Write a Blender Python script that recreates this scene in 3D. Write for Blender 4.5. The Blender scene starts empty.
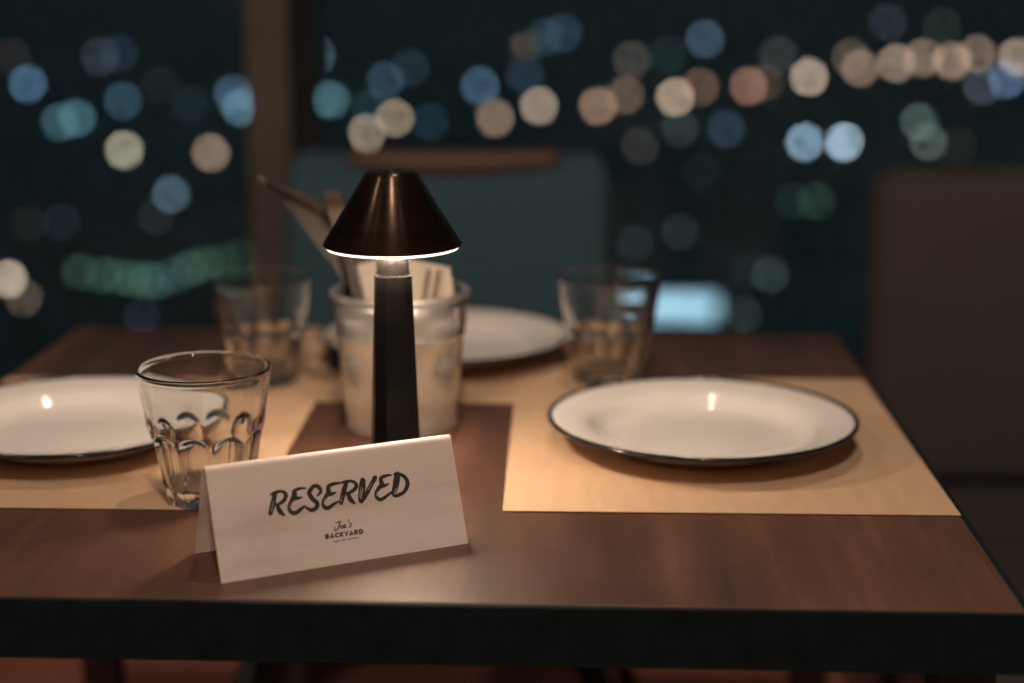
import bpy, bmesh, math, random
from mathutils import Vector, Matrix

random.seed(7)
scene = bpy.context.scene
col = scene.collection
R = math.radians
TOP = 0.75          # table top height

# ------------------------------------------------------------------ camera
cam_data = bpy.data.cameras.new('camera')
cam = bpy.data.objects.new('camera', cam_data)
col.objects.link(cam)
cam.location = (0.0, 0.0, 1.12)
cam.rotation_euler = (R(90 - 12.9), 0.0, R(2.4))
cam_data.sensor_width = 36.0
cam_data.lens = 1650 / 1024 * 36.0
cam_data.clip_start = 0.05
cam_data.clip_end = 6000
cam_data.dof.use_dof = True
cam_data.dof.focus_distance = 1.085
cam_data.dof.aperture_fstop = 2.3
scene.camera = cam

# ------------------------------------------------------------------ render look
scene.view_settings.view_transform = 'Standard'
scene.view_settings.look = 'None'
scene.view_settings.exposure = 0.0
scene.view_settings.gamma = 1.0
scene.view_settings.use_curve_mapping = False
scene.cycles.use_denoising = True
scene.cycles.use_adaptive_sampling = False
scene.cycles.sample_clamp_indirect = 3.0
scene.cycles.max_bounces = 14
scene.cycles.transmission_bounces = 12
scene.cycles.transparent_max_bounces = 12
scene.cycles.blur_glossy = 0.3

# ------------------------------------------------------------------ world: night sky
world = bpy.data.worlds.new('night_sky')
scene.world = world
world.use_nodes = True
wbg = world.node_tree.nodes['Background']
wbg.inputs['Color'].default_value = (0.36, 0.59, 0.66, 1)
wbg.inputs['Strength'].default_value = 0.065

# ------------------------------------------------------------------ ceiling lamps of the restaurant, plus added fill lamps
def ceiling_lamp(name, loc, target, watts, colour, cone, radius):
    d = bpy.data.lights.new(name, 'SPOT')
    d.energy = watts
    d.color = colour
    d.spot_size = R(cone)
    d.spot_blend = 0.6
    d.shadow_soft_size = radius
    o = bpy.data.objects.new(name, d)
    o.location = loc
    o.rotation_euler = (Vector(target) - Vector(loc)).to_track_quat('-Z', 'Y').to_euler()
    col.objects.link(o)
    return o
WARM = (1.0, 0.78, 0.60)
ceiling_lamp('ceiling_lamp', (0.08, -0.35, 2.62), (0.0, 1.25, 0.75), 88, WARM, 62, 0.05)
ceiling_lamp('ceiling_lamp', (-0.02, 1.55, 2.62), (-0.10, 1.18, 0.75), 29, WARM, 38, 0.03)
for lx in (-1.7, 1.5):  # unseen fill lamps added behind the camera to brighten the room and reflections
    ceiling_lamp('ceiling_lamp', (lx, -1.7, 2.62), (lx, -2.1, 0.0), 70, WARM, 150, 0.08)
ceiling_lamp('ceiling_lamp', (-1.60, 0.10, 2.62), (-0.25, 1.35, 0.75), 26, WARM, 80, 0.05)

# ------------------------------------------------------------------ helpers
def obj(name, me, mat, parent=None, smooth=False, loc=None):
    o = bpy.data.objects.new(name, me)
    if mat is not None and not me.materials:
        for m in (mat if isinstance(mat, (list, tuple)) else [mat]):
            me.materials.append(m)
    if smooth:
        for p in me.polygons:
            p.use_smooth = True
    if parent is not None:
        o.parent = parent
    if loc is not None:
        o.location = loc
    col.objects.link(o)
    return o

def mesh(verts, faces, name='mesh'):
    me = bpy.data.meshes.new(name)
    me.from_pydata([tuple(v) for v in verts], [], faces)
    bm = bmesh.new()
    bm.from_mesh(me)
    bmesh.ops.recalc_face_normals(bm, faces=bm.faces)
    bm.to_mesh(me)
    bm.free()
    return me

def tag(o, label=None, cat=None, group=None, kind=None):
    if label: o['label'] = label
    if cat: o['category'] = cat
    if group: o['group'] = group
    if kind: o['kind'] = kind
    return o

def thing(name, loc, label, cat, rz=0.0, group=None):
    o = bpy.data.objects.new(name, None)
    o.empty_display_size = 0.05
    o.location = loc
    o.rotation_euler = (0, 0, rz)
    col.objects.link(o)
    return tag(o, label, cat, group)

def dup(root, loc, rz, label):
    r = root.copy()
    col.objects.link(r)
    r.location = loc
    r.rotation_euler = (0, 0, rz)
    r['label'] = label
    for ch in list(root.children):
        c = ch.copy()
        c.parent = r
        col.objects.link(c)
        for g in list(ch.children):
            d = g.copy()
            d.parent = c
            col.objects.link(d)
    return r

def box_mesh(x0, x1, y0, y1, z0, z1, bevel=0.0, seg=2):
    bm = bmesh.new()
    bmesh.ops.create_cube(bm, size=1.0)
    for v in bm.verts:
        v.co = Vector((x0 + (v.co.x + .5) * (x1 - x0), y0 + (v.co.y + .5) * (y1 - y0), z0 + (v.co.z + .5) * (z1 - z0)))
    if bevel:
        bmesh.ops.bevel(bm, geom=list(bm.edges), offset=bevel, segments=seg, affect='EDGES', profile=0.5)
    me = bpy.data.meshes.new('box')
    bm.to_mesh(me)
    bm.free()
    return me

def lathe_mesh(profile, n=64, closed=False):
    """profile: list of (r, z); closed joins last to first; r==0 makes a pole."""
    verts, faces, rings = [], [], []
    for r, z in profile:
        if r < 1e-7:
            rings.append([len(verts)])
            verts.append((0, 0, z))
        else:
            rings.append(list(range(len(verts), len(verts) + n)))
            for k in range(n):
                a = 2 * math.pi * k / n
                verts.append((r * math.cos(a), r * math.sin(a), z))
    pairs = list(zip(rings[:-1], rings[1:]))
    if closed:
        pairs.append((rings[-1], rings[0]))
    for A, B in pairs:
        for k in range(n):
            j = (k + 1) % n
            if len(A) == 1 and len(B) == 1:
                continue
            if len(A) == 1:
                faces.append((A[0], B[k], B[j]))
            elif len(B) == 1:
                faces.append((A[k], B[0], A[j]))
            else:
                faces.append((A[k], B[k], B[j], A[j]))
    return mesh(verts, faces)

def loft_mesh(loops, cap=True):
    n = len(loops[0])
    verts = [v for l in loops for v in l]
    faces = []
    for i in range(len(loops) - 1):
        for k in range(n):
            j = (k + 1) % n
            faces.append((i * n + k, i * n + j, (i + 1) * n + j, (i + 1) * n + k))
    if cap:
        faces.append(tuple(range(n - 1, -1, -1)))
        faces.append(tuple(range((len(loops) - 1) * n, len(loops) * n)))
    return mesh(verts, faces)

def tube_mesh(points, radii, n=12):
    if not isinstance(radii, (list, tuple)):
        radii = [radii] * len(points)
    pts = [Vector(p) for p in points]
    loops = []
    for i, p in enumerate(pts):
        t = (pts[min(i + 1, len(pts) - 1)] - pts[max(i - 1, 0)]).normalized()
        ref = Vector((0, 0, 1)) if abs(t.z) < 0.9 else Vector((1, 0, 0))
        u = t.cross(ref).normalized()
        v = t.cross(u).normalized()
        loops.append([p + (u * math.cos(2 * math.pi * k / n) + v * math.sin(2 * math.pi * k / n)) * radii[i] for k in range(n)])
    return loft_mesh(loops)

def ring_mesh(R0, r, z=0.0, n=96, m=12):
    return lathe_mesh([(R0 + r * math.cos(2 * math.pi * k / m), z + r * math.sin(2 * math.pi * k / m)) for k in range(m)], n, closed=True)

# ------------------------------------------------------------------ materials
def new_mat(name):
    m = bpy.data.materials.new(name)
    m.use_nodes = True
    nt = m.node_tree
    return m, nt, nt.nodes['Principled BSDF']

def ramp(nt, fac, stops):
    r = nt.nodes.new('ShaderNodeValToRGB')
    e = r.color_ramp.elements
    while len(e) < len(stops):
        e.new(0.5)
    for k, (p, c) in enumerate(stops):
        e[k].position = p
        e[k].color = (*c, 1)
    nt.links.new(fac, r.inputs['Fac'])
    return r.outputs['Color']

def noise(nt, scale, vec_scale=(1, 1, 1), detail=4, rough=0.55, coord='Object'):
    tc = nt.nodes.new('ShaderNodeTexCoord')
    mp = nt.nodes.new('ShaderNodeMapping')
    mp.inputs['Scale'].default_value = vec_scale
    nz = nt.nodes.new('ShaderNodeTexNoise')
    nz.inputs['Scale'].default_value = scale
    nz.inputs['Detail'].default_value = detail
    nz.inputs['Roughness'].default_value = rough
    nt.links.new(tc.outputs[coord], mp.inputs['Vector'])
    nt.links.new(mp.outputs['Vector'], nz.inputs['Vector'])
    return nz.outputs['Fac']

def bump(nt, bsdf, height, strength, dist):
    b = nt.nodes.new('ShaderNodeBump')
    b.inputs['Strength'].default_value = strength
    b.inputs['Distance'].default_value = dist
    nt.links.new(height, b.inputs['Height'])
    nt.links.new(b.outputs['Normal'], bsdf.inputs['Normal'])

def surface(name, c0, c1, scale, vec=(1, 1, 1), rough=0.5, metal=0.0, bmp=0.0, bdist=0.001, spec=0.5, detail=4, r_var=0.0):
    m, nt, b = new_mat(name)
    f = noise(nt, scale, vec, detail)
    nt.links.new(ramp(nt, f, [(0.3, c0), (0.7, c1)]), b.inputs['Base Color'])
    b.inputs['Roughness'].default_value = rough
    b.inputs['Metallic'].default_value = metal
    b.inputs['Specular IOR Level'].default_value = spec
    if r_var:
        mr = nt.nodes.new('ShaderNodeMapRange')
        mr.inputs['From Min'].default_value = 0.3
        mr.inputs['From Max'].default_value = 0.7
        mr.inputs['To Min'].default_value = rough - r_var
        mr.inputs['To Max'].default_value = rough + r_var
        nt.links.new(f, mr.inputs['Value'])
        nt.links.new(mr.outputs['Result'], b.inputs['Roughness'])
    if bmp:
        bump(nt, b, f, bmp, bdist)
    return m

M = {}
# table wood: grain runs away from the camera, worn varnish
m, nt, b = new_mat('varnished_brown_wood')
g1 = noise(nt, 30, (1.0, 0.10, 1), 7, 0.6)
g2 = noise(nt, 6, (1.0, 0.35, 1), 3, 0.5)
g3 = noise(nt, 210, (1.0, 0.05, 1), 4, 0.6)
mx = nt.nodes.new('ShaderNodeMath'); mx.operation = 'ADD'
nt.links.new(g1, mx.inputs[0]); nt.links.new(g2, mx.inputs[1])
m2 = nt.nodes.new('ShaderNodeMath'); m2.operation = 'MULTIPLY_ADD'
m2.inputs[1].default_value = 0.35
nt.links.new(g3, m2.inputs[0]); nt.links.new(mx.outputs[0], m2.inputs[2])
dv = nt.nodes.new('ShaderNodeMath'); dv.operation = 'DIVIDE'; dv.inputs[1].default_value = 2.35
nt.links.new(m2.outputs[0], dv.inputs[0])
nt.links.new(ramp(nt, dv.outputs[0], [(0.36, (0.048, 0.024, 0.017)), (0.52, (0.100, 0.046, 0.030)), (0.66, (0.168, 0.082, 0.052))]), b.inputs['Base Color'])
sm = noise(nt, 9, (1, 1, 1), 5, 0.65)
mr = nt.nodes.new('ShaderNodeMapRange')
for k_, v_ in (('From Min', 0.3), ('From Max', 0.7), ('To Min', 0.34), ('To Max', 0.52)): mr.inputs[k_].default_value = v_
nt.links.new(sm, mr.inputs['Value']); nt.links.new(mr.outputs['Result'], b.inputs['Roughness'])
bump(nt, b, g3, 0.2, 0.0006)
M['wood'] = m

M['black_edge'] = surface('black_painted_edge', (0.004, 0.0095, 0.011), (0.008, 0.015, 0.017), 60, rough=0.8, bmp=0.15, spec=0.12)
M['black_steel'] = surface('black_steel', (0.012, 0.012, 0.013), (0.022, 0.022, 0.023), 40, rough=0.45)
M['kraft'] = surface('kraft_paper', (0.49, 0.335, 0.22), (0.54, 0.37, 0.245), 90, (1, 0.2, 1), rough=0.85, bmp=0.08, bdist=0.0004, spec=0.2)
M['enamel'] = surface('white_enamel', (0.76, 0.72, 0.70), (0.80, 0.765, 0.745), 15, rough=0.09)
M['enamel_rim'] = surface('navy_black_enamel', (0.008, 0.010, 0.016), (0.014, 0.016, 0.024), 30, rough=0.12)
M['sign'] = None
m, nt, b = new_mat('whitewashed_wood_print')
f1 = noise(nt, 38, (0.22, 1.0, 1.0), 6, 0.65)
f2 = noise(nt, 14, (0.8, 1, 1), 3)
ad = nt.nodes.new('ShaderNodeMath'); ad.operation = 'MULTIPLY_ADD'; ad.inputs[1].default_value = 0.6
nt.links.new(f2, ad.inputs[0]); nt.links.new(f1, ad.inputs[2])
d2 = nt.nodes.new('ShaderNodeMath'); d2.operation = 'DIVIDE'; d2.inputs[1].default_value = 1.6
nt.links.new(ad.outputs[0], d2.inputs[0])
nt.links.new(ramp(nt, d2.outputs[0], [(0.34, (0.66, 0.55, 0.50)), (0.46, (0.83, 0.735, 0.69)), (0.62, (0.90, 0.82, 0.78))]), b.inputs['Base Color'])
b.inputs['Roughness'].default_value = 0.48
tl = nt.nodes.new('ShaderNodeBsdfTranslucent'); tl.inputs['Color'].default_value = (0.80, 0.72, 0.66, 1)
ms = nt.nodes.new('ShaderNodeMixShader'); ms.inputs[0].default_value = 0.28
nt.links.new(b.outputs[0], ms.inputs[1]); nt.links.new(tl.outputs[0], ms.inputs[2])
nt.links.new(ms.outputs[0], nt.nodes['Material Output'].inputs['Surface'])
M['sign'] = m
M['ink'] = surface('brush_ink', (0.014, 0.011, 0.010), (0.030, 0.024, 0.020), 300, rough=0.6)

# lamp: satin black metal, brushed round the axis
m, nt, b = new_mat('satin_black_metal')
f = noise(nt, 160, (0.06, 0.06, 1), 4)
nt.links.new(ramp(nt, f, [(0.3, (0.050, 0.034, 0.025)), (0.7, (0.074, 0.050, 0.037))]), b.inputs['Base Color'])
b.inputs['Metallic'].default_value = 0.85
b.inputs['Roughness'].default_value = 0.30
b.inputs['Anisotropic'].default_value = 0.85
b.inputs['Anisotropic Rotation'].default_value = 0.25
tg = nt.nodes.new('ShaderNodeTangent'); tg.direction_type = 'RADIAL'; tg.axis = 'Z'
nt.links.new(tg.outputs[0], b.inputs['Tangent'])
M['lamp_black'] = m
M['lamp_stem'] = surface('matt_black_lacquer', (0.004, 0.004, 0.004), (0.008, 0.0078, 0.0075), 50, rough=0.40, spec=0.1)
M['chrome'] = surface('worn_chrome', (0.50, 0.48, 0.45), (0.70, 0.68, 0.65), 180, (1, 1, .4), rough=0.22, metal=1.0, bmp=0.5, bdist=0.0015)

m, nt, b = new_mat('led_diffuser')
b.inputs['Base Color'].default_value = (0.9, 0.85, 0.78, 1)
b.inputs['Emission Color'].default_value = (1.0, 0.75, 0.53, 1)
b.inputs['Emission Strength'].default_value = 3.0
M['led'] = m
m, nt, b = new_mat('led_ring_glow')
b.inputs['Emission Color'].default_value = (1.0, 0.76, 0.55, 1)
b.inputs['Emission Strength'].default_value = 900.0
M['led_ring'] = m

# clear drinking glass
m, nt, b = new_mat('clear_glass')
b.inputs['Base Color'].default_value = (0.985, 0.985, 0.975, 1)
b.inputs['Transmission Weight'].default_value = 1.0
b.inputs['Roughness'].default_value = 0.0
b.inputs['IOR'].default_value = 1.5
M['glass'] = m

M['zinc'] = surface('galvanised_steel', (0.50, 0.49, 0.47), (0.78, 0.77, 0.75), 26, rough=0.34, metal=0.85, bmp=0.03, bdist=0.002, r_var=0.08)
M['menu'] = surface('brown_grey_card', (0.050, 0.041, 0.036), (0.064, 0.053, 0.047), 60, rough=0.75)
M['menu_edge'] = surface('dark_card_binding', (0.022, 0.016, 0.013), (0.034, 0.024, 0.019), 60, rough=0.6)
M['napkin'] = surface('cream_napkin_paper', (0.30, 0.255, 0.22), (0.35, 0.30, 0.26), 120, rough=0.9, bmp=0.2)
M['shade_stripe'] = surface('napkin_shade_brown', (0.10, 0.07, 0.05), (0.14, 0.10, 0.075), 120, rough=0.9)  # shade between the papers, put into the colour
M['peg'] = surface('light_brown_wood', (0.095, 0.066, 0.048), (0.14, 0.098, 0.070), 120, (1, 1, 0.15), rough=0.5)
M['teal'] = surface('teal_upholstery', (0.038, 0.096, 0.138), (0.054, 0.126, 0.174), 260, rough=0.85, bmp=0.3, bdist=0.001, detail=2)
M['rail'] = surface('walnut_rail', (0.11, 0.060, 0.042), (0.16, 0.092, 0.064), 30, (0.15, 1, 1), rough=0.4)
M['brown_fab'] = surface('dark_brown_upholstery', (0.070, 0.062, 0.060), (0.092, 0.082, 0.080), 420, rough=0.9, bmp=0.4, bdist=0.001, detail=2)
M['pillar'] = surface('grey_brown_paint', (0.092, 0.080, 0.074), (0.115, 0.100, 0.092), 8, rough=0.6)
M['floor'] = surface('red_brown_floor', (0.42, 0.145, 0.095), (0.54, 0.20, 0.135), 5, (1, .2, 1), rough=0.45)
M['dark_wall'] = surface('dark_wall_paint', (0.24, 0.20, 0.17), (0.30, 0.25, 0.21), 6, rough=0.8)
M['frame'] = surface('dark_window_frame', (0.020, 0.021, 0.022), (0.030, 0.031, 0.032), 30, rough=0.5)
M['land'] = surface('night_city_ground', (0.10, 0.15, 0.165), (0.24, 0.30, 0.31), 0.05, (1, 1, 1), rough=0.95, spec=0.1, detail=3)
M['salt'] = surface('shaker_cap', (0.55, 0.50, 0.46), (0.65, 0.60, 0.55), 90, rough=0.35, metal=0.3)

# window glass with rain droplets: thin clear pane, droplets bend the light
m, nt, b = new_mat('rainy_window_glass')
nt.nodes.remove(b)
out = nt.nodes['Material Output']
tr = nt.nodes.new('ShaderNodeBsdfTransparent'); tr.inputs['Color'].default_value = (0.93, 0.95, 0.95, 1)
gl = nt.nodes.new('ShaderNodeBsdfGlossy'); gl.inputs['Roughness'].default_value = 0.02
gl.inputs['Color'].default_value = (0.4, 0.4, 0.4, 1)
fr = nt.nodes.new('ShaderNodeFresnel'); fr.inputs['IOR'].default_value = 1.35
mixg = nt.nodes.new('ShaderNodeMixShader')
nt.links.new(fr.outputs[0], mixg.inputs[0]); nt.links.new(tr.outputs[0], mixg.inputs[1]); nt.links.new(gl.outputs[0], mixg.inputs[2])
tc = nt.nodes.new('ShaderNodeTexCoord')
vo = nt.nodes.new('ShaderNodeTexVoronoi'); vo.inputs['Scale'].default_value = 100; vo.inputs['Randomness'].default_value = 1.0
nt.links.new(tc.outputs['Object'], vo.inputs['Vector'])
lt = nt.nodes.new('ShaderNodeMath'); lt.operation = 'LESS_THAN'; lt.inputs[1].default_value = 0.20
nt.links.new(vo.outputs['Distance'], lt.inputs[0])
rf = nt.nodes.new('ShaderNodeBsdfRefraction'); rf.inputs['IOR'].default_value = 1.33; rf.inputs['Roughness'].default_value = 0.5
mixd = nt.nodes.new('ShaderNodeMixShader')
nt.links.new(lt.outputs[0], mixd.inputs[0]); nt.links.new(mixg.outputs[0], mixd.inputs[1]); nt.links.new(rf.outputs[0], mixd.inputs[2])
nt.links.new(mixd.outputs[0], out.inputs['Surface'])
M['window'] = m

def emitter(rgb):
    mx = max(rgb)
    m, nt, b = new_mat('street_light_glow')
    b.inputs['Base Color'].default_value = (0.2, 0.2, 0.2, 1)
    b.inputs['Emission Color'].default_value = (rgb[0] / mx, rgb[1] / mx, rgb[2] / mx, 1)
    b.inputs['Emission Strength'].default_value = mx
    m.cycles.emission_sampling = 'NONE'
    return m

# ------------------------------------------------------------------ the room
def struct(name, me, mat):
    return tag(obj(name, me, mat), kind='structure')
WY = 2.62            # window plane
tag(struct('floor', box_mesh(-4, 4, -3, WY + .06, -0.12, 0), M['floor']), 'dim red-brown restaurant floor under the table')
struct('ceiling', box_mesh(-4, 4, -3, WY + .06, 2.8, 2.9), M['dark_wall'])
struct('wall_left', box_mesh(-4.1, -4, -3, WY + .06, -0.12, 2.9), M['dark_wall'])
struct('wall_right', box_mesh(4, 4.1, -3, WY + .06, -0.12, 2.9), M['dark_wall'])
struct('wall_back', box_mesh(-4, 4, -3.1, -3, 0, 2.8), M['dark_wall'])
tag(struct('trim_1', box_mesh(-0.482, -0.419, 2.37, WY + .05, 0, 2.8, 0.004), M['pillar']), 'grey-brown window pillar left of the black lamp')
win = tag(thing('window_1', (0, WY, 0), 'tall dark window front speckled with raindrops', None), kind='structure')
for nm, x0, x1 in (('glass_pane', -4, -0.48), ('glass_pane', -0.42, 4)):
    obj(nm, box_mesh(x0, x1, 0.0, 0.002, 0.06, 2.76), M['window'], win).data.materials[0] = M['window']
obj('bottom_rail', box_mesh(-4, 4, -0.02, 0.04, 0, 0.06, 0.004), M['frame'], win)
obj('top_rail', box_mesh(-4, 4, -0.02, 0.04, 2.76, 2.8, 0.004), M['frame'], win)

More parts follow.
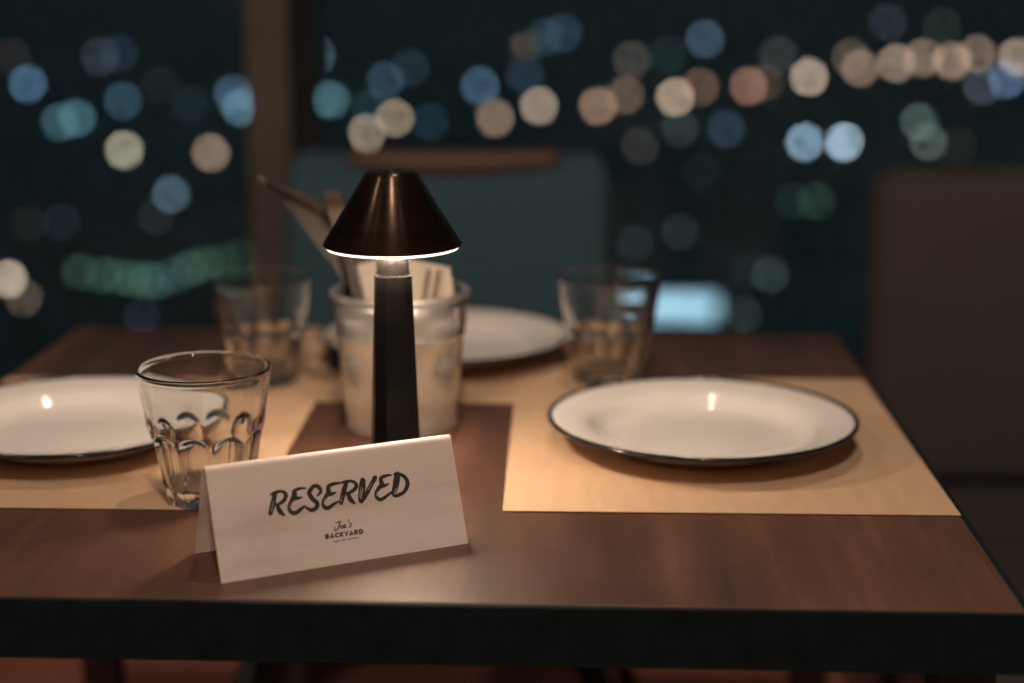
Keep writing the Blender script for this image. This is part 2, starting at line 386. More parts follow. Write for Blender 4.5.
# ------------------------------------------------------------------ the night city below
GZ = -12.0
land = struct('ground', box_mesh(-1800, 1800, 12, 3000, GZ - 0.5, GZ), M['land'])
tag(land, 'dark land of the city at night beyond the window')
CITY = [
    (-35.93, 106.75, -6.50, 0.273, (1.098, 2.195, 3.695), 'blue street light near the left edge, above the cream one'),
    (-41.42, 119.94, -5.50, 0.305, (0.296, 0.222, 0.195), 'faint grey-brown street light in the upper left corner'),
    (-31.32, 107.49, -4.80, 0.273, (0.480, 0.575, 0.793), 'dim grey-blue street light high up, left of the window pillar'),
    (-40.46, 144.70, -6.50, 0.367, (0.216, 0.324, 0.618), 'very dim dark blue light touching the dim grey-blue one'),
    (-22.34, 70.19, -5.50, 0.180, (0.680, 1.593, 1.979), 'left half of the teal pair of street lights on the left'),
    (-19.83, 64.45, -4.80, 0.165, (0.937, 2.064, 2.580), 'right half of the teal pair of street lights on the left'),
    (-26.07, 93.55, -6.50, 0.239, (0.522, 1.114, 1.647), 'dull blue street light right above the cream one'),
    (-16.64, 59.51, -5.50, 0.153, (6.636, 5.843, 4.250), 'speckled cream street light left of the tan one by the pillar'),
    (-11.86, 52.47, -4.80, 0.135, (4.844, 3.250, 2.287), 'tan street light between the cream light and the window pillar'),
    (-20.89, 98.94, -6.50, 0.252, (0.834, 1.590, 2.363), 'upper one of two blue lights overlapping the pillar edge'),
    (-16.16, 78.04, -5.50, 0.199, (1.441, 2.836, 3.796), 'lower, brighter one of two blue lights by the pillar edge'),
    (-10.79, 42.85, -4.80, 0.111, (1.211, 1.887, 2.510), 'grey-blue street light below the cream and tan pair'),
    (-13.14, 50.18, -6.50, 0.130, (0.196, 0.247, 0.296), 'faint grey light just under the grey-blue street light'),
    (-13.62, 42.44, -5.50, 0.110, (0.141, 0.213, 0.302), 'faint blue light between the cream light and the green row'),
    (-12.87, 37.62, -4.80, 0.098, (0.147, 0.132, 0.124), 'faint grey light far left, above the green row'),
    (-14.16, 39.65, -6.50, 0.104, (9.155, 7.025, 5.268), 'bright cream light cut by the left edge of the picture'),
    (-11.28, 32.42, -5.50, 0.085, (1.411, 1.062, 0.787), 'dim brown light just below the bright cream one at left edge'),
    (-21.26, 83.21, -4.80, 0.212, (0.137, 0.157, 0.172), 'very faint grey light between the dull blue light and pillar'),
    (-21.79, 91.67, -6.50, 0.234, (0.126, 0.211, 0.300), 'very faint blue light left of the two blue pillar lights'),
    (-11.61, 42.40, -8.00, 0.112, (0.136, 0.241, 0.362), 'faint blue light low down, under the green row'),
    (-11.83, 38.00, -6.00, 0.099, (0.317, 0.702, 0.478), 'leftmost green light of the green row'),
    (-11.08, 37.38, -5.95, 0.098, (0.302, 0.703, 0.505), 'second green light from the left in the green row'),
    (-10.58, 36.88, -5.90, 0.097, (0.244, 0.583, 0.402), 'third green light from the left in the green row'),
    (-10.12, 36.39, -5.85, 0.095, (0.361, 0.831, 0.586), 'fourth green light from the left in the green row'),
    (-9.71, 36.02, -5.80, 0.094, (0.337, 0.789, 0.579), 'fifth green light from the left in the green row'),
    (-9.38, 35.65, -5.75, 0.093, (0.334, 0.769, 0.750), 'sixth, bluish green light in the middle of the green row'),
    (-9.11, 36.12, -5.70, 0.094, (0.246, 0.541, 0.610), 'teal light right of the middle of the green row'),
    (-8.89, 36.73, -5.65, 0.096, (0.357, 0.828, 0.554), 'green light in the right half of the green row'),
    (-8.55, 36.85, -5.60, 0.096, (0.270, 0.655, 0.412), 'third green light from the right end of the green row'),
    (-8.21, 36.98, -5.55, 0.096, (0.178, 0.383, 0.254), 'second green light from the right end of the green row'),
    (-7.87, 37.37, -5.50, 0.097, (0.133, 0.273, 0.196), 'rightmost, dimmest green light of the green row'),
    (-19.54, 122.19, -5.50, 0.309, (0.889, 1.640, 2.222), 'blue light half hidden by the window pillar'),
    (-11.15, 73.61, -4.80, 0.187, (0.860, 1.955, 2.251), 'teal light just right of the window pillar'),
    (-14.98, 95.44, -6.50, 0.242, (0.400, 0.908, 1.099), 'dim teal light overlapping the teal one by the pillar'),
    (-11.48, 96.85, -5.50, 0.245, (0.479, 0.907, 1.437), 'dark blue light above the tan pair over the lamp'),
    (-10.00, 96.78, -4.80, 0.244, (0.239, 0.404, 0.591), 'dim blue light right of the dark blue one over the lamp'),
    (-9.84, 76.02, -6.50, 0.194, (7.317, 5.622, 3.910), 'cream light right above the black lampshade, left of a pair'),
    (-8.20, 72.66, -5.50, 0.185, (5.180, 3.795, 2.589), 'tan light right above the black lampshade, right of a pair'),
    (-8.89, 69.53, -4.80, 0.177, (0.215, 0.494, 0.598), 'dim teal light behind the tan pair over the lamp'),
    (-7.47, 81.55, -6.50, 0.207, (0.174, 0.397, 0.583), 'dim blue light right of the tan pair over the lamp'),
    (-5.64, 92.25, -5.50, 0.233, (0.906, 1.770, 2.882), 'blue light above the tan one over the teal chair'),
    (-3.10, 90.88, -4.80, 0.229, (0.288, 0.492, 0.808), 'dim blue light above the right tan light of the chair pair'),
    (-4.38, 83.85, -6.50, 0.213, (4.415, 2.827, 2.003), 'left tan light of the pair over the teal chair'),
    (-2.03, 79.20, -5.50, 0.200, (6.153, 4.627, 3.506), 'right, paler tan light of the pair over the teal chair'),
    (-3.00, 138.70, -4.80, 0.348, (0.282, 0.561, 0.859), 'left one of two overlapping blue lights at the top centre'),
    (-2.17, 189.00, -6.50, 0.473, (0.356, 0.697, 1.073), 'right one of two overlapping blue lights at the top centre'),
    (0.78, 79.32, -5.50, 0.200, (5.054, 3.073, 2.094), 'orange-tan light over the right end of the teal chair'),
    (2.00, 77.03, -4.80, 0.194, (2.318, 1.507, 1.011), 'brown light overlapping the orange-tan one over the teal chair'),
    (4.05, 135.81, -6.50, 0.341, (1.012, 0.875, 0.768), 'grey-brown light above the brown one, top centre'),
    (6.31, 123.27, -5.50, 0.309, (0.146, 0.260, 0.307), 'faint teal light right of the grey-brown one, top centre'),
    (4.24, 75.95, -4.80, 0.191, (7.772, 5.538, 3.856), 'peach light above the dim teal one, centre right'),
    (7.48, 105.89, -6.50, 0.266, (2.277, 1.261, 0.856), 'brown light overlapping the peach one, centre right'),
    (11.05, 151.54, -5.50, 0.378, (0.820, 1.396, 2.116), 'blue light above the brown one, upper centre right'),
    (3.64, 61.38, -4.80, 0.155, (0.401, 0.586, 0.594), 'dim grey-teal light just under the peach one'),
    (2.52, 70.97, -6.50, 0.180, (0.519, 0.468, 0.382), 'faint brown light beyond the top right corner of the teal chair'),
    (5.93, 68.30, -5.50, 0.172, (0.411, 0.661, 1.025), 'dim blue light right of the dim grey-teal one'),
    (8.29, 83.05, -4.80, 0.208, (4.289, 2.145, 1.468), 'reddish orange light right of the brown and peach pair'),
    (11.92, 109.67, -6.50, 0.275, (1.055, 0.639, 0.455), 'dim brown light overlapping the reddish orange one'),
    (14.54, 124.98, -5.50, 0.312, (0.514, 0.557, 0.563), 'faint grey light above the dim brown one, upper right'),
    (12.15, 89.89, -4.80, 0.225, (8.062, 6.028, 4.620), 'pale peach light above the bright blue twins'),
    (22.25, 139.48, -6.50, 0.348, (1.686, 1.202, 0.871), 'dim tan light at the left end of the warm upper right row'),
    (18.07, 109.45, -5.50, 0.273, (3.786, 2.412, 1.714), 'lower tan light at the left end of the warm upper right row'),
    (19.17, 102.96, -4.80, 0.257, (5.460, 3.843, 2.773), 'paler tan light, second in the warm upper right row'),
    (28.21, 139.73, -6.50, 0.348, (4.181, 2.800, 1.976), 'third tan light in the warm upper right row'),
    (25.77, 117.69, -5.50, 0.293, (5.267, 3.501, 2.496), 'fourth, orange-tan light in the warm upper right row'),
    (26.51, 113.57, -4.80, 0.282, (3.702, 2.493, 1.833), 'fifth tan light in the warm upper right row'),
    (36.37, 141.58, -6.50, 0.352, (6.097, 4.371, 3.214), 'cream-tan light cut by the right edge of the picture'),
    (22.19, 93.42, -5.50, 0.233, (0.833, 0.974, 1.309), 'grey-blue light under the warm upper right row'),
    (22.35, 88.74, -4.80, 0.221, (1.371, 2.227, 3.726), 'blue light under the right end of the warm upper right row'),
    (9.79, 72.90, -6.50, 0.184, (4.143, 6.248, 8.112), 'left, softer blue one of the bright blue twins'),
    (9.99, 63.40, -5.50, 0.160, (7.269, 9.720, 11.902), 'right, brightest pale blue one of the bright blue twins'),
    (5.43, 42.21, -4.80, 0.107, (0.141, 0.265, 0.263), 'dim teal light below the bright blue twins'),
    (7.74, 54.37, -6.50, 0.138, (0.277, 0.585, 0.339), 'dim green light below the bright blue twins'),
    (4.14, 35.61, -5.50, 0.092, (0.434, 0.629, 0.601), 'dim grey-green light above the lit blue sign on its right'),
    (3.35, 32.26, -4.80, 0.083, (0.117, 0.152, 0.145), 'very faint grey light between lit sign and grey-green light'),
    (3.70, 36.10, -6.50, 0.093, (0.622, 0.958, 0.935), 'dim teal light touching the right end of the lit blue sign'),
    (2.52, 41.46, -5.50, 0.106, (0.263, 0.380, 0.411), 'right one of two faint grey lights above the lit sign'),
    (1.19, 35.52, -4.80, 0.091, (0.213, 0.340, 0.369), 'left one of two faint grey lights above the lit sign'),
    (16.64, 82.56, -6.50, 0.207, (1.051, 1.540, 1.401), 'upper part of the grey-green light above the brown chair'),
    (13.19, 63.53, -5.50, 0.160, (1.257, 1.570, 1.486), 'lower part of the grey-green light above the brown chair'),
    (12.53, 55.58, -4.80, 0.140, (0.212, 0.161, 0.133), 'faint brown-grey light right of the grey-green pair'),
    (40.87, 226.75, -6.50, 0.562, (0.335, 0.383, 0.562), 'dim violet-grey light in the upper right'),
    (39.11, 184.51, -5.50, 0.457, (0.242, 0.331, 0.252), 'faint green-grey light in the upper right corner'),
    (3.47, 48.16, -4.80, 0.122, (0.084, 0.127, 0.139), 'very faint teal light left of the dim teal and green pair'),
]
pole_cache = {}
for (x, y, z, r, rgb, label) in CITY:
    t = thing('street_light', (x, y, GZ), label, 'light', 0, 'city lights beyond the window')
    h = z - GZ
    obj('pole', lathe_mesh([(0, 0), (0.16, 0), (0.16, 0.3), (0.07, 0.5), (0.05, h - r * .9), (0, h - r * .9)], 8), M['black_steel'], t, True)
    gp = [(r * math.sin(math.pi * k / 12), -r * math.cos(math.pi * k / 12)) for k in range(13)]
    gp[0] = (0, -r); gp[-1] = (0, r)
    obj('globe', lathe_mesh(gp, 16), emitter(rgb), t, True, (0, 0, h))
    obj('collar', lathe_mesh([(0, h - r), (r * .45, h - r), (r * .45, h - r * .85), (0, h - r * .85)], 10), M['black_steel'], t)

bb = thing('lit_sign', (1.78, 30, GZ), 'long glowing pale blue light sign right of the far drinking glass', 'sign')
m, nt, b = new_mat('billboard_light')
b.inputs['Emission Color'].default_value = (0.47, 0.81, 1.0, 1)
b.inputs['Emission Strength'].default_value = 1.45
m.cycles.emission_sampling = 'NONE'
obj('lit_panel', box_mesh(-0.68, 0.74, -0.02, 0.05, 6.74, 7.10), m, bb)
obj('casing', box_mesh(-0.71, 0.77, 0.05, 0.25, 6.71, 7.13, 0.02), M['black_steel'], bb)
for sx in (-0.5, 0.5):
    obj('post', tube_mesh([(sx, 0.15, 0), (sx, 0.15, 6.72)], 0.06, 10), M['black_steel'], bb, True)

# ------------------------------------------------------------------ table
TX0, TX1, TY0, TY1 = -0.527, 0.267, 0.914, 1.670
tcx, tcy = (TX0 + TX1) / 2, (TY0 + TY1) / 2
hx, hy = (TX1 - TX0) / 2, (TY1 - TY0) / 2
table = thing('dining_table', (tcx, tcy, 0), 'square brown wooden restaurant table with a black edge', 'table')
e = 0.004
obj('table_top', box_mesh(-hx + e, hx - e, -hy + e, hy - e, TOP - 0.03, TOP, 0.0008), M['wood'], table)
def edge_frame(o, i, z0, z1):
    vs, fs = [], []
    for (a, b_) in (o, i):
        for z in (z0, z1):
            for sx, sy in ((-1, -1), (1, -1), (1, 1), (-1, 1)):
                vs.append((sx * a, sy * b_, z))
    for k in range(4):
        j = (k + 1) % 4
        fs += [(k, j, 4 + j, 4 + k), (8 + k, 12 + k, 12 + j, 8 + j), (4 + k, 4 + j, 12 + j, 12 + k), (k, 8 + k, 8 + j, j)]
    return mesh(vs, fs)
obj('edge_band', edge_frame((hx, hy), (hx - e, hy - e), TOP - 0.038, TOP - 0.0006), M['black_edge'], table)
for sx in (-1, 1):
    for sy in (-1, 1):
        cx_, cy_ = sx * (hx - 0.026), sy * (hy - 0.06)
        obj('leg', box_mesh(cx_ - .018, cx_ + .018, cy_ - .018, cy_ + .018, 0, TOP - 0.03, 0.002), M['black_steel'], table)
for sy in (-1, 1):
    cy_ = sy * (hy - 0.06)
    obj('cross_bar', box_mesh(-hx + .046, hx - .046, cy_ - .012, cy_ + .012, TOP - 0.06, TOP - 0.03, 0.002), M['black_steel'], table)

# ------------------------------------------------------------------ placemats
def placemat(x0, x1, y0, y1, z, label, rz=0.0):
    cx, cy = (x0 + x1) / 2, (y0 + y1) / 2
    o = obj('placemat', box_mesh(x0 - cx, x1 - cx, y0 - cy, y1 - cy, 0, 0.0005), M['kraft'], None, False, (cx, cy, z))
    o.rotation_euler = (0, 0, rz)
    return tag(o, label, 'placemat', 'kraft paper placemats on the table')
placemat(-0.330, 0.046, 1.374, 1.668, TOP + 0.0001, 'kraft paper placemat at the far side, under the back plate')
placemat(-0.0545, 0.2605, 1.087, 1.466, TOP + 0.0007, 'kraft paper placemat at the right, under the nearest right plate', R(0.7))
placemat(-0.520, -0.226, 1.078, 1.446, TOP + 0.0007, 'kraft paper placemat at the left, under the left plate', R(0.5))
MAT = TOP + 0.0014

# ------------------------------------------------------------------ plates
def make_plate(loc, label):
    t = thing('enamel_plate', loc, label, 'plate', 0, 'enamel plates on the table')
    top = [(0, .0052), (.045, .0050), (.064, .0052), (.074, .0062), (.0805, .0092), (.0845, .0132), (.0885, .0164), (.094, .0186), (.104, .0205), (.114, .0222), (.1195, .0228)]
    bot = [(.1195, .0214), (.114, .0208), (.104, .0191), (.094, .0172), (.088, .0150), (.083, .0115), (.079, .0072), (.074, .0035), (.066, .0006), (.060, .0000), (.056, .0012), (.03, .0030), (0, .0034)]
    obj('dish', lathe_mesh(top + bot, 128), M['enamel'], t, True)
    obj('rim', ring_mesh(.1195, .0020, .0221, 128, 12), M['enamel_rim'], t, True)
    return t
plate = make_plate((0.0968, 1.256, MAT), 'white enamel plate with black rim at the right, nearest to the brown chair')
dup(plate, (-0.397, 1.243, MAT), 0.6, 'white enamel plate with black rim at the left, beside the front glass')
dup(plate, (-0.1285, 1.547, TOP + 0.0006), 1.3, 'white enamel plate at the far side, half hidden behind the metal bucket')

# ------------------------------------------------------------------ tumblers
def make_glass(loc, label, rz=0.0):
    t = thing('glass_tumbler', loc, label, 'glass', rz, 'faceted drinking glasses on the table')
    H, NF, per = 0.0960, 10, 14
    n = NF * per
    def Rz(z):
        return 0.0300 + (0.0470 - 0.0300) * (z / H) ** 0.92
    zs = [0.0015 + (0.056 - 0.0015) * k / 44 for k in range(45)] + [0.056 + (H - 0.0012 - 0.056) * k / 14 for k in range(1, 15)]
    loops = [[(0.0, 0.0, 0.0)]]
    verts, faces, rings = [], [], []
    def ring(fr, z):
        rings.append(list(range(len(verts), len(verts) + n)))
        for k in range(n):
            a = 2 * math.pi * k / n
            r = fr(a, k)
            verts.append((r * math.cos(a), r * math.sin(a), z))
    def pole(z):
        rings.append([len(verts)]); verts.append((0, 0, z))
    def outer(z):
        def fr(a, k):
            ph = ((k % per) / per) * 2 - 1
            base = Rz(z)
            arch = 0.0545 - 0.0110 * abs(ph) ** 2.2
            s = max(0.0, min(1.0, (arch - z) / 0.0042))
            s = s * s * (3 - 2 * s)
            flat = base * math.cos(math.pi / NF) / math.cos(ph * math.pi / NF)
            cut = flat - 0.0013 * (1 - abs(ph) ** 4)
            # slight shoulder above the flutes
            sh = 0.0007 * math.exp(-((z - 0.055) / 0.006) ** 2)
            return base + sh + (cut - base) * s
        return fr
    pole(0.0)
    ring(lambda a, k: 0.022, 0.0)
    ring(lambda a, k: 0.0275, 0.0003)
    for z in zs:
        ring(outer(z), z)
    # rolled lip
    ro = Rz(H)
    for ang in (20, 55, 90, 125, 160):
        c = math.radians(ang)
        ring(lambda a, k, c=c: ro - 0.0013 + 0.0017 * math.cos(c), H - 0.0014 + 0.0015 * math.sin(c))
    for k2 in range(1, 25):
        z = H - 0.002 - (H - 0.002 - 0.0145) * k2 / 24
        th = 0.0024 + 0.0018 * max(0, (0.06 - z) / 0.04)
        ring(lambda a, k, z=z, th=th: Rz(z) - th, z)
    rb = Rz(0.0145) - 0.0042
    for f_, z in ((.96, .0127), (.86, .0113), (.68, .0103), (.4, .0097)):
        ring(lambda a, k, f_=f_: rb * f_, z)
    pole(0.0095)
    for A, B in zip(rings[:-1], rings[1:]):
        for k in range(n):
            j = (k + 1) % n
            if len(A) == 1: faces.append((A[0], B[k], B[j]))
            elif len(B) == 1: faces.append((A[k], B[0], A[j]))
            else: faces.append((A[k], B[k], B[j], A[j]))
    obj('tumbler_body', mesh(verts, faces), M['glass'], t, True)
    return t
glass = make_glass((-0.2608, 1.1035, MAT), 'clear faceted glass tumbler in front, beside the reserved sign')
dup(glass, (-0.2860, 1.438, TOP + 0.0014), 0.2, 'blurred clear tumbler at the back left, behind the front glass')
dup(glass, (0.0265, 1.452, MAT), 0.35, 'blurred clear tumbler at the back right, beside the back plate')

# ------------------------------------------------------------------ table lamp
lamp = thing('table_lamp', (-0.1304, 1.128, TOP), 'small black table lamp with conical shade behind the reserved sign', 'lamp')
obj('base', lathe_mesh([(0, 0), (.0320, 0), (.0330, .001), (.0330, .0060), (.0315, .0082), (.0265, .0092), (0, .0092)], 64), M['lamp_stem'], lamp, True)
def octagon(w, z, c=0.30, rot=R(14)):
    a, b_ = w / 2, w / 2 * (1 - c * 1.0)
    p = [(a, -b_ * .75), (a, b_ * .75), (b_ * .75, a), (-b_ * .75, a), (-a, b_ * .75), (-a, -b_ * .75), (-b_ * .75, -a), (b_ * .75, -a)]
    return [(x * math.cos(rot) - y * math.sin(rot), x * math.sin(rot) + y * math.cos(rot), z) for x, y in p]
obj('stem', loft_mesh([octagon(.0355, .0085), octagon(.0325, .04), octagon(.0285, .10), octagon(.0248, .1585)]), M['lamp_stem'], lamp)
obj('neck', lathe_mesh([(0, .1580), (.0116, .1580), (.0120, .1605), (.0114, .1630), (.0119, .1665), (.0113, .1700), (.0113, .1800), (0, .1800)], 48), M['chrome'], lamp, True)
obj('shade', lathe_mesh([(.0440, .1806), (.0476, .1795), (.0483, .1806), (.0188, .2288), (.0176, .2304), (.0146, .2311), (0, .2313), (0, .2299), (.0141, .2297), (.0174, .2281)], 96), M['lamp_black'], lamp, True)
obj('diffuser', lathe_mesh([(.0115, .1775), (.0454, .1775), (.0460, .1779), (.0460, .1803), (.0115, .1803)], 72, closed=True), M['led'], lamp, True)

obj('led_ring', ring_mesh(.0146, .0020, .1773, 48, 10), M['led_ring'], lamp, True)

# ------------------------------------------------------------------ galvanised bucket
bucket = thing('metal_bucket', (-0.145, 1.302, TOP), 'small galvanised metal bucket of menus and napkins behind the lamp', 'bucket')
prof_o = [(.0440, .0000), (.0462, .0004), (.0468, .0030), (.0452, .0060), (.0462, .020), (.0500, .060), (.0510, .0770), (.0524, .0785), (.0528, .0805), (.0518, .0825), (.0530, .095), (.0545, .1110)]
prof_i = [(.0535, .1110), (.0500, .078), (.0450, .008), (0, .006)]
obj('pail', lathe_mesh([(0, .0012), (.040, .0012)] + prof_o + prof_i, 96), M['zinc'], bucket, True)
obj('rolled_rim', ring_mesh(.0545, .0028, .1120, 96, 10), M['zinc'], bucket, True)
for a in (R(158), R(-22)):
    c, s = math.cos(a), math.sin(a)
    lug = [(c * .0535 - s * w, s * .0535 + c * w) for w in (-.008, .008)]
    lo = [(c * .0560 - s * w, s * .0560 + c * w) for w in (-.008, .008)]
    obj('handle_lug', loft_mesh([[(*lug[0], .088), (*lug[1], .088), (*lo[1], .088), (*lo[0], .088)], [(*lug[0], .104), (*lug[1], .104), (*lo[1], .104), (*lo[0], .104)]]), M['zinc'], bucket)

def slab(points, normal, th):
    """flat sheet of real thickness through planar points"""
    nrm = Vector(normal).normalized() * th
    return loft_mesh([[Vector(p) for p in points], [Vector(p) + nrm for p in points]])

# menu card: leans left out of the bucket
BZ = TOP + 0.0105
mc = thing('menu_card', (-0.148, 1.312, BZ), 'brown-grey menu card leaning left out of the bucket', 'menu')
obj('card', slab([(-.016, -.002, 0), (.018, .004, 0), (.018, .006, .108), (-.040, -.001, .158), (-.100, -.006, .187), (-.040, -.008, .106)], (-0.15, 1, 0.05), .0022), M['menu'], mc)
obj('binding', tube_mesh([(-.103, -.008, .189), (-.075, -.006, .176), (-.047, -.004, .162), (-.025, -.002, .144)], [.0028, .0052, .0060, .0048], 10), M['menu_edge'], mc, True)
obj('tip', tube_mesh([(-.110, -.0085, .193), (-.102, -.008, .1885)], [.0020, .0032], 10), M['peg'], mc, True)

peg = thing('wooden_utensil', (-0.162, 1.288, BZ), 'brown wooden utensil handle sticking up left of the lampshade', 'utensil')
obj('handle', loft_mesh([[(x - .030 * k, y + .002 * k, z) for x, y in ((-.004, -.004), (.004, -.004), (.004, .004), (-.004, .004))] for k, z in ((0.0, .002), (.5, .10), (.9, .158))]), M['menu_edge'], peg)
obj('handle_end', loft_mesh([[(x - .0280 - (z - .155) * .25, y + .002, z) for x, y in ((-.006 * s, -.005 * s), (.008 * s, -.005 * s), (.008 * s, .005 * s), (-.006 * s, .005 * s))] for s, z in ((.8, .155), (1, .160), (1, .179), (.8, .184))]), M['peg'], peg)

# napkin: folded cream paper standing in the bucket
nk = thing('paper_napkin', (-0.130, 1.296, BZ), 'folded cream paper napkin standing in the bucket right of the lamp', 'napkin')
obj('folded_sheet', slab([(-.030, -.006, .010), (.016, -.006, .010), (.029, -.002, .104), (.026, .001, .122), (-.020, -.002, .132), (-.052, -.004, .124), (-.047, -.004, .106)], (0.05, 1, 0), .004), M['napkin'], nk)
for x0 in (.004, .012):  # brown strips imitate cutlery shadow and gaps between the folded papers
    obj('shade_stripe', slab([(x0 - .003, -.0065, .085), (x0 + .001, -.0065, .085), (x0 + .0075, -.0035, .121), (x0 + .0035, -.0035, .122)], (0.0, -1, 0.1), .0008), M['shade_stripe'], nk)
nk2 = thing('paper_napkin', (-0.142, 1.326, BZ), 'greyish folded paper behind the cream napkin in the bucket', 'napkin')
obj('folded_sheet', slab([(-.022, 0, .0), (.022, 0, .0), (.034, .003, .108), (-.01, .002, .120), (-.036, .001, .108)], (0, 1, 0), .003), M['menu'], nk2)

# small shaker behind the bucket
sk = thing('salt_shaker', (-0.2265, 1.497, TOP + 0.0008), 'small dark shaker with pale cap left of the bucket', 'shaker')
obj('jar', lathe_mesh([(0, 0), (.0085, 0), (.0092, .001), (.0090, .018), (.0080, .021), (0, .021)], 32), M['menu_edge'], sk, True)
obj('cap', lathe_mesh([(0, .021), (.0092, .021), (.0095, .028), (.0080, .036), (.0040, .039), (0, .0395)], 32), M['salt'], sk, True)

# ------------------------------------------------------------------ reserved sign
SA = 0.4906680581880712
SB, SH, SL = 0.060, 0.0740, 0.1655
sign = thing('reserved_sign', (-0.15872, 1.00881, TOP), 'whitewashed tent sign reading RESERVED at the front of the table', 'sign', SA)
def tent_profile(off):
    # outer/inner V profile with a rounded fold, offset inwards
    sl = math.hypot(SB / 2, SH)
    ux, uz = (SB / 2) / sl, SH / sl           # up the front slope (+y, +z)
    nx, nz = uz, -ux                          # inward normal of the front panel
    rr = 0.0046
    pts = [(-SB / 2 + nx * off, 0.0 if off == 0 else 0.0)]
    # fold arc
    half = math.atan2(ux, uz)                 # angle of panel from vertical
    cz = SH - rr / math.sin(half) + 0.0012
    a0 = math.pi - half
    # centre of the fold so that the arc is tangent to both outer faces
    cz = SH - rr / math.sin(half)
    for k in range(13):
        a = math.pi - half - (math.pi - 2 * half) * k / 12
        a = (math.pi - (half)) - (math.pi - 2 * half) * k / 12
        pts.append(((rr - off) * math.cos(a), cz + (rr - off) * math.sin(a)))
    pts.append((SB / 2 - nx * off, 0.0))
    return pts
outer_p, inner_p = tent_profile(0), tent_profile(0.0016)
loop = outer_p + inner_p[::-1]
n = len(outer_p)
verts = [(-SL / 2, y, z) for y, z in loop] + [(SL / 2, y, z) for y, z in loop]
faces = []
T_ = len(loop)
for k in range(T_):
    j = (k + 1) % T_
    faces.append((k, j, T_ + j, T_ + k))
for k in range(n - 1):
    for s in (0, T_):
        faces.append((s + k, s + k + 1, s + T_ - 2 - k, s + T_ - 1 - k))
tent = obj('folded_panel', mesh(verts, faces), M['sign'], sign)

sl = math.hypot(SB / 2, SH)
def on_front(s, t, lift):
    u = Vector((0, (SB / 2) / sl, SH / sl))
    nrm = Vector((0, -SH / sl, (SB / 2) / sl))
    return Vector((s / 1000, -SB / 2, 0)) + u * (t / 1000) + nrm * lift
def smooth_path(pts, steps):
    if len(pts) < 3 or steps == 1:
        return pts
    outp = []
    for i in range(len(pts) - 1):
        p0, p1, p2, p3 = pts[max(i - 1, 0)], pts[i], pts[i + 1], pts[min(i + 2, len(pts) - 1)]
        for k in range(steps):
            t = k / steps
            outp.append(tuple(0.5 * ((2 * b1) + (-a + c) * t + (2 * a - 5 * b1 + 4 * c - d) * t * t + (-a + 3 * b1 - 3 * c + d) * t ** 3) for a, b1, c, d in zip(p0, p1, p2, p3)))
    outp.append(pts[-1])
    return outp
def stroke_geo(strokes, lift, steps, verts, faces, rough=0.0, cap=True):
    rnd = random.Random(3)
    for si, st in enumerate(strokes):
        p = smooth_path(st, steps)
        L, Rr = [], []
        for i, (x, y, w) in enumerate(p):
            a, b1 = p[max(i - 1, 0)], p[min(i + 1, len(p) - 1)]
            dx, dy = b1[0] - a[0], b1[1] - a[1]
            q = math.hypot(dx, dy) or 1
            nx, ny = -dy / q, dx / q
            w1 = w / 2 * (1 + rnd.uniform(-rough, rough)); w2 = w / 2 * (1 + rnd.uniform(-rough, rough))
            L.append((x + nx * w1, y + ny * w1)); Rr.append((x - nx * w2, y - ny * w2))
        def capf(i, j):
            (x, y, w), (x2, y2, _) = p[i], p[j]
            q = math.hypot(x - x2, y - y2) or 1
            dx, dy = (x - x2) / q, (y - y2) / q
            a0 = math.atan2(dy, dx)
            return [(x + math.cos(a0 + t) * w / 2 * .9, y + math.sin(a0 + t) * w / 2 * .9) for t in (math.pi / 3, 0, -math.pi / 3)]
        lf = lift + si * 1.5e-6
        base = len(verts)
        m_ = len(p)
        for a in L: verts.append(on_front(*a, lf))
        for a in Rr: verts.append(on_front(*a, lf))
        for i in range(m_ - 1):
            faces.append((base + i, base + m_ + i, base + m_ + i + 1, base + i + 1))
        if cap:
            for i, j in ((m_ - 1, m_ - 2), (0, 1)):
                pts = capf(i, j)
                b2 = len(verts)
                for a in pts: verts.append(on_front(*a, lf))
                if i:
                    faces.append((base + i, base + m_ + i, b2 + 2, b2 + 1, b2))
                else:
                    faces.append((base + m_, base, b2 + 2, b2 + 1, b2)[::1])
def printed(name, strokes, lift, steps, mat, rough=0.0, cap=True):
    v, f = [], []
    stroke_geo(strokes, lift, steps, v, f, rough, cap)
    me = bpy.data.meshes.new(name)
    me.from_pydata([tuple(a) for a in v], [], f)
    return obj(name, me, mat, sign)
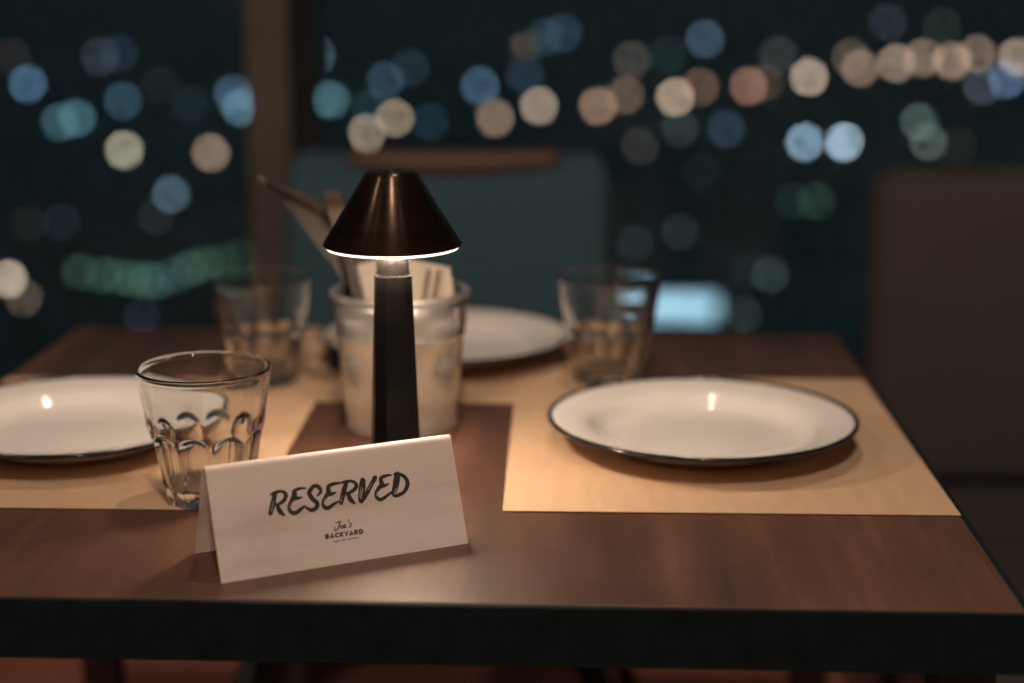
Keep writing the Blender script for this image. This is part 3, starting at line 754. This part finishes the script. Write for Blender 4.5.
WORD_STROKES = [
    [(-40.82, 50.55, 2.68), (-43.38, 44.01, 3.49), (-46.12, 37.67, 2.78)],
    [(-44.10, 49.72, 1.28), (-40.38, 50.64, 2.10), (-36.68, 50.75, 1.87), (-34.39, 48.39, 2.70), (-35.64, 45.38, 2.58), (-38.85, 43.37, 2.22), (-41.32, 42.70, 1.63)],
    [(-40.99, 43.16, 2.10), (-39.61, 38.37, 3.27), (-37.22, 35.69, 1.52)],
    [(-20.64, 50.63, 0.83), (-24.98, 50.91, 2.01), (-28.91, 49.59, 2.35), (-29.17, 47.16, 3.06), (-31.37, 43.87, 2.58), (-33.44, 40.06, 2.46), (-32.55, 36.87, 2.58), (-29.38, 36.11, 2.70), (-25.30, 38.41, 2.12), (-22.97, 39.72, 0.95)],
    [(-29.88, 44.95, 2.35), (-26.95, 45.00, 2.24), (-24.13, 45.33, 1.06)],
    [(-27.89, 49.30, 1.77), (-28.51, 45.27, 3.06)],
    [(-14.16, 44.68, 1.07), (-11.33, 47.30, 2.27), (-12.70, 50.59, 2.62), (-15.88, 50.91, 2.62), (-19.01, 47.31, 2.97), (-17.57, 43.50, 3.09), (-14.89, 40.04, 2.97), (-16.43, 37.06, 2.85), (-19.73, 36.49, 2.61), (-22.82, 38.93, 1.42)],
    [(3.02, 50.65, 1.21), (-1.84, 50.89, 2.16), (-5.85, 49.56, 2.64), (-6.47, 45.60, 3.35), (-8.38, 43.79, 2.51), (-10.78, 40.50, 2.39), (-10.69, 37.28, 2.62), (-7.94, 36.23, 2.75), (-3.84, 38.24, 2.04), (-0.70, 39.20, 1.32)],
    [(-6.63, 44.58, 2.63), (-3.90, 44.73, 2.28), (-1.52, 45.34, 1.08)],
    [(6.36, 50.83, 2.66), (3.66, 44.84, 3.50), (0.72, 37.97, 2.65)],
    [(2.43, 50.84, 1.09), (6.86, 51.18, 2.06), (10.61, 50.68, 1.82), (12.70, 48.31, 2.55), (11.49, 45.86, 2.55), (7.90, 44.00, 2.30), (5.89, 43.39, 1.69)],
    [(6.13, 43.88, 2.30), (7.21, 39.67, 3.39), (9.87, 36.49, 1.33)],
    [(17.52, 50.54, 4.03), (16.06, 45.24, 4.63), (14.29, 38.69, 3.77), (14.54, 36.83, 2.43)],
    [(26.16, 51.23, 3.20), (21.98, 46.01, 2.94), (17.74, 40.30, 2.68), (14.41, 36.69, 1.83)],
    [(37.66, 51.28, 0.87), (33.42, 51.32, 2.10), (29.84, 49.90, 2.59), (29.76, 46.01, 3.33), (27.51, 44.21, 2.58), (25.03, 40.87, 2.33), (25.24, 38.12, 2.58), (27.77, 36.61, 2.46), (31.85, 38.36, 2.10), (35.40, 40.30, 1.36)],
    [(29.30, 44.92, 2.59), (31.85, 45.20, 2.10), (34.57, 46.10, 0.99)],
    [(41.54, 51.30, 4.10), (39.52, 45.22, 4.34), (36.95, 39.51, 3.10)],
    [(39.34, 51.59, 1.74), (43.98, 50.71, 2.12), (47.28, 46.83, 2.75), (46.86, 42.65, 2.87), (43.14, 38.92, 2.61), (37.86, 37.54, 2.11), (35.67, 39.52, 1.48)],
]
BRUSH_GAPS = [
    [(-42.75, 45.45, 0.23), (-45.37, 39.19, 0.29)],
    [(-31.35, 43.35, 0.23), (-33.10, 39.50, 0.35)],
    [(-9.25, 42.35, 0.30), (-10.49, 38.91, 0.54)],
    [(-26.23, 39.31, 0.18), (-23.91, 40.52, 0.30)],
    [(16.68, 45.68, 0.30), (14.33, 38.94, 0.49)],
    [(15.52, 46.36, 0.18), (13.78, 40.32, 0.36)],
    [(2.08, 42.45, 0.24), (0.67, 39.01, 0.30)],
    [(26.47, 42.25, 0.25), (25.21, 39.28, 0.43)],
    [(39.26, 42.62, 0.25), (37.25, 38.94, 0.43)],
    [(44.95, 41.32, 0.19), (41.53, 39.41, 0.43)],
    [(39.93, 39.89, 0.62), (42.42, 39.66, 0.37)],
    [(23.40, 47.92, 0.18), (20.30, 44.14, 0.31)],
]
NAME_STROKES = [
    [(-12.61, 17.10, 0.98), (-12.30, 19.92, 0.98)],
    [(-12.33, 19.64, 0.98), (-11.06, 19.63, 0.99), (-10.78, 19.12, 0.99), (-11.32, 18.56, 0.99), (-12.31, 18.51, 0.98)],
    [(-11.32, 18.56, 0.99), (-10.69, 17.93, 0.99), (-11.18, 17.31, 0.99), (-12.59, 17.33, 0.98)],
    [(-9.69, 17.07, 0.99), (-8.25, 19.89, 0.99), (-7.37, 17.05, 0.99)],
    [(-9.12, 17.86, 0.99), (-7.77, 17.85, 0.99)],
    [(-3.95, 19.34, 0.99), (-4.90, 19.72, 0.99), (-5.99, 18.88, 0.99), (-6.09, 17.94, 0.99), (-5.19, 17.17, 0.99), (-4.16, 17.53, 0.99)],
    [(-2.97, 17.01, 0.99), (-2.66, 19.84, 0.99)],
    [(-0.81, 19.82, 0.99), (-2.54, 18.37, 0.99), (-0.99, 16.99, 0.99)],
    [(0.20, 19.82, 0.99), (1.25, 18.25, 0.99), (2.65, 19.79, 1.00)],
    [(1.25, 18.25, 0.99), (1.11, 16.97, 0.99)],
    [(3.21, 16.95, 1.00), (4.67, 19.78, 1.00), (5.55, 16.93, 1.00)],
    [(3.78, 17.74, 1.00), (5.15, 17.73, 1.00)],
    [(6.74, 16.92, 1.00), (7.06, 19.76, 1.00)],
    [(7.03, 19.53, 1.00), (8.32, 19.52, 1.00), (8.77, 18.89, 1.00), (8.18, 18.24, 1.00), (7.03, 18.19, 1.00)],
    [(7.88, 18.19, 1.00), (8.65, 16.90, 1.00)],
    [(9.99, 16.89, 1.00), (10.32, 19.73, 1.00)],
    [(10.29, 19.50, 1.00), (11.29, 19.49, 1.00), (12.13, 18.72, 1.00), (12.02, 17.78, 1.00), (11.02, 17.11, 1.00), (10.02, 17.12, 1.00)],
]
SCRIPT_STROKES = [
    [(-4.84, 26.20, 0.54), (-2.97, 26.56, 0.73), (-1.13, 26.61, 0.73)],
    [(-1.93, 26.54, 0.82), (-2.66, 24.39, 0.91), (-4.02, 22.02, 0.82), (-5.59, 21.44, 0.82), (-6.17, 22.55, 0.63), (-5.46, 23.70, 0.45)],
    [(-0.72, 23.79, 0.64), (-1.58, 23.76, 0.73), (-1.95, 22.66, 0.73), (-1.30, 22.19, 0.73), (-0.52, 22.98, 0.64), (-0.72, 23.79, 0.55)],
    [(-0.04, 22.69, 0.64), (1.47, 23.48, 0.64), (1.27, 24.29, 0.64), (0.34, 23.64, 0.73), (0.25, 22.40, 0.73), (1.89, 22.41, 0.55)],
    [(4.55, 27.05, 0.64), (3.81, 25.71, 0.73)],
    [(5.79, 24.67, 0.55), (4.57, 24.28, 0.73), (5.04, 23.12, 0.73), (4.57, 22.24, 0.73), (3.61, 22.41, 0.55)],
]
TAGLINE_STROKES = [
    [(-8.24, 14.54, 0.72), (-7.60, 14.55, 0.72)],
    [(-7.24, 14.56, 0.72), (-6.61, 14.57, 0.72)],
    [(-6.25, 14.58, 0.72), (-5.61, 14.59, 0.72)],
    [(-5.25, 14.60, 0.73), (-4.61, 14.62, 0.73)],
    [(-4.26, 14.62, 0.73), (-3.62, 14.64, 0.73)],
    [(-2.26, 14.66, 0.73), (-1.62, 14.68, 0.73)],
    [(-1.26, 14.69, 0.73), (-0.62, 14.70, 0.73)],
    [(-0.26, 14.71, 0.73), (0.38, 14.72, 0.73)],
    [(1.74, 14.75, 0.73), (2.38, 14.76, 0.73)],
    [(2.74, 14.77, 0.73), (3.38, 14.78, 0.73)],
    [(3.74, 14.79, 0.73), (4.38, 14.80, 0.73)],
    [(4.75, 14.81, 0.73), (5.39, 14.82, 0.73)],
    [(5.75, 14.83, 0.73), (6.39, 14.85, 0.73)],
    [(6.76, 14.85, 0.73), (7.40, 14.87, 0.73)],
    [(7.76, 14.87, 0.73), (8.41, 14.89, 0.73)],
]
w_ = printed('printed_word', WORD_STROKES, 0.00006, 6, M['ink'], 0.07)
w_['label'] = 'black brush lettering RESERVED'
printed('brush_streak', BRUSH_GAPS, 0.00012, 4, M['sign'], 0.1)
w_ = printed('printed_name', NAME_STROKES, 0.00006, 1, M['ink'], 0, False)
w_['label'] = 'small bold capitals BACKYARD'
w_ = printed('printed_script', SCRIPT_STROKES, 0.00006, 5, M['ink'])
w_['label'] = "small handwritten Joe's"
printed('printed_tagline', TAGLINE_STROKES, 0.00006, 1, M['ink'], 0, False)

# ------------------------------------------------------------------ chairs by the window
def cushion(x0, x1, y0, y1, z0, z1, bev, seg=5):
    return box_mesh(x0, x1, y0, y1, z0, z1, bev, seg)

def curved_back(w, z0, ztop, depth, th, n=32, mlev=14):
    """padded backrest, concave towards -y, top edge dips in the middle, rounded corners"""
    loops = []
    def edge(u):        # u in -1..1 -> top height
        dip = 0.020 * (1 - u * u)
        c = max(0.0, (abs(u) - 0.84) / 0.16)
        return ztop - dip - 0.055 * (1 - math.sqrt(max(0.0, 1 - c * c)))
    verts, faces = [], []
    for side in (0, 1):
        for i in range(n + 1):
            u = -1 + 2 * i / n
            zt = edge(u)
            for j in range(mlev + 1):
                v = j / mlev
                z = z0 + (zt - z0) * v
                x = u * w / 2
                yb = depth * (1 - u * u) + 0.05 * v
                bulge = 0.012 * math.sin(math.pi * min(1, v * 1.02)) * (1 - u ** 4)
                t = th / 2 * min(1.0, math.sqrt(max(0.0, 1 - (max(0.0, v - .9) / .1) ** 2)) + .001) * math.sqrt(max(.0, 1 - (max(0, abs(u) - .93) / .07) ** 2) + 1e-4)
                y = yb - t - bulge if side == 0 else yb + t
                verts.append((x, y, z))
    S = (n + 1) * (mlev + 1)
    def id_(s, i, j): return s * S + i * (mlev + 1) + j
    for s in (0, 1):
        for i in range(n):
            for j in range(mlev):
                faces.append((id_(s, i, j), id_(s, i + 1, j), id_(s, i + 1, j + 1), id_(s, i, j + 1)))
    for i in range(n):
        faces.append((id_(0, i, mlev), id_(0, i + 1, mlev), id_(1, i + 1, mlev), id_(1, i, mlev)))
        faces.append((id_(0, i, 0), id_(1, i, 0), id_(1, i + 1, 0), id_(0, i + 1, 0)))
    for j in range(mlev):
        faces.append((id_(0, 0, j), id_(0, 0, j + 1), id_(1, 0, j + 1), id_(1, 0, j)))
        faces.append((id_(0, n, j), id_(1, n, j), id_(1, n, j + 1), id_(0, n, j + 1)))
    return mesh(verts, faces), edge

ch = thing('dining_chair', (-0.172, 1.90, 0), 'teal upholstered chair with curved wooden top rail behind the lamp', 'chair')
back_me, edge = curved_back(0.425, 0.40, 0.890, 0.03, 0.05)
obj('backrest', back_me, M['teal'], ch, True, (0, 0.175, 0))
rp = []
for i in range(25):
    u = -0.62 + 1.30 * i / 24
    rp.append((u * .425 / 2, 0.175 + 0.03 * (1 - u * u) + 0.05 - 0.012, edge(u) - 0.003))
obj('top_rail', tube_mesh(rp, [0.005 + 0.012 * math.sin(math.pi * min(1, max(0, (i + 1) / 26))) ** .5 for i in range(25)], 12), M['rail'], ch, True)
obj('seat', cushion(-.215, .215, -.215, .215, .40, .475, .028), M['teal'], ch, True)
for sx in (-1, 1):
    for sy in (-1, 1):
        obj('leg', tube_mesh([(sx * .175, sy * .17, .405), (sx * .288, sy * .215, 0)], [.018, .012], 12), M['black_steel'], ch, True)

bc = thing('lounge_chair', (0.635, 1.92, 0), 'dark brown padded chair at the right edge beyond the table', 'chair')
obj('backrest', cushion(-.258, .258, .185, .275, .44, .862, .040, 6), M['brown_fab'], bc, True)
obj('seat', cushion(-.255, .255, -.30, .19, .33, .452, .03, 5), M['brown_fab'], bc, True)
for sx in (-1, 1):
    for sy in (-1, 1):
        obj('leg', tube_mesh([(sx * .20, sy * .21 - .03, .335), (sx * .215, sy * .225 - .03, 0)], [.016, .011], 12), M['black_steel'], bc, True)
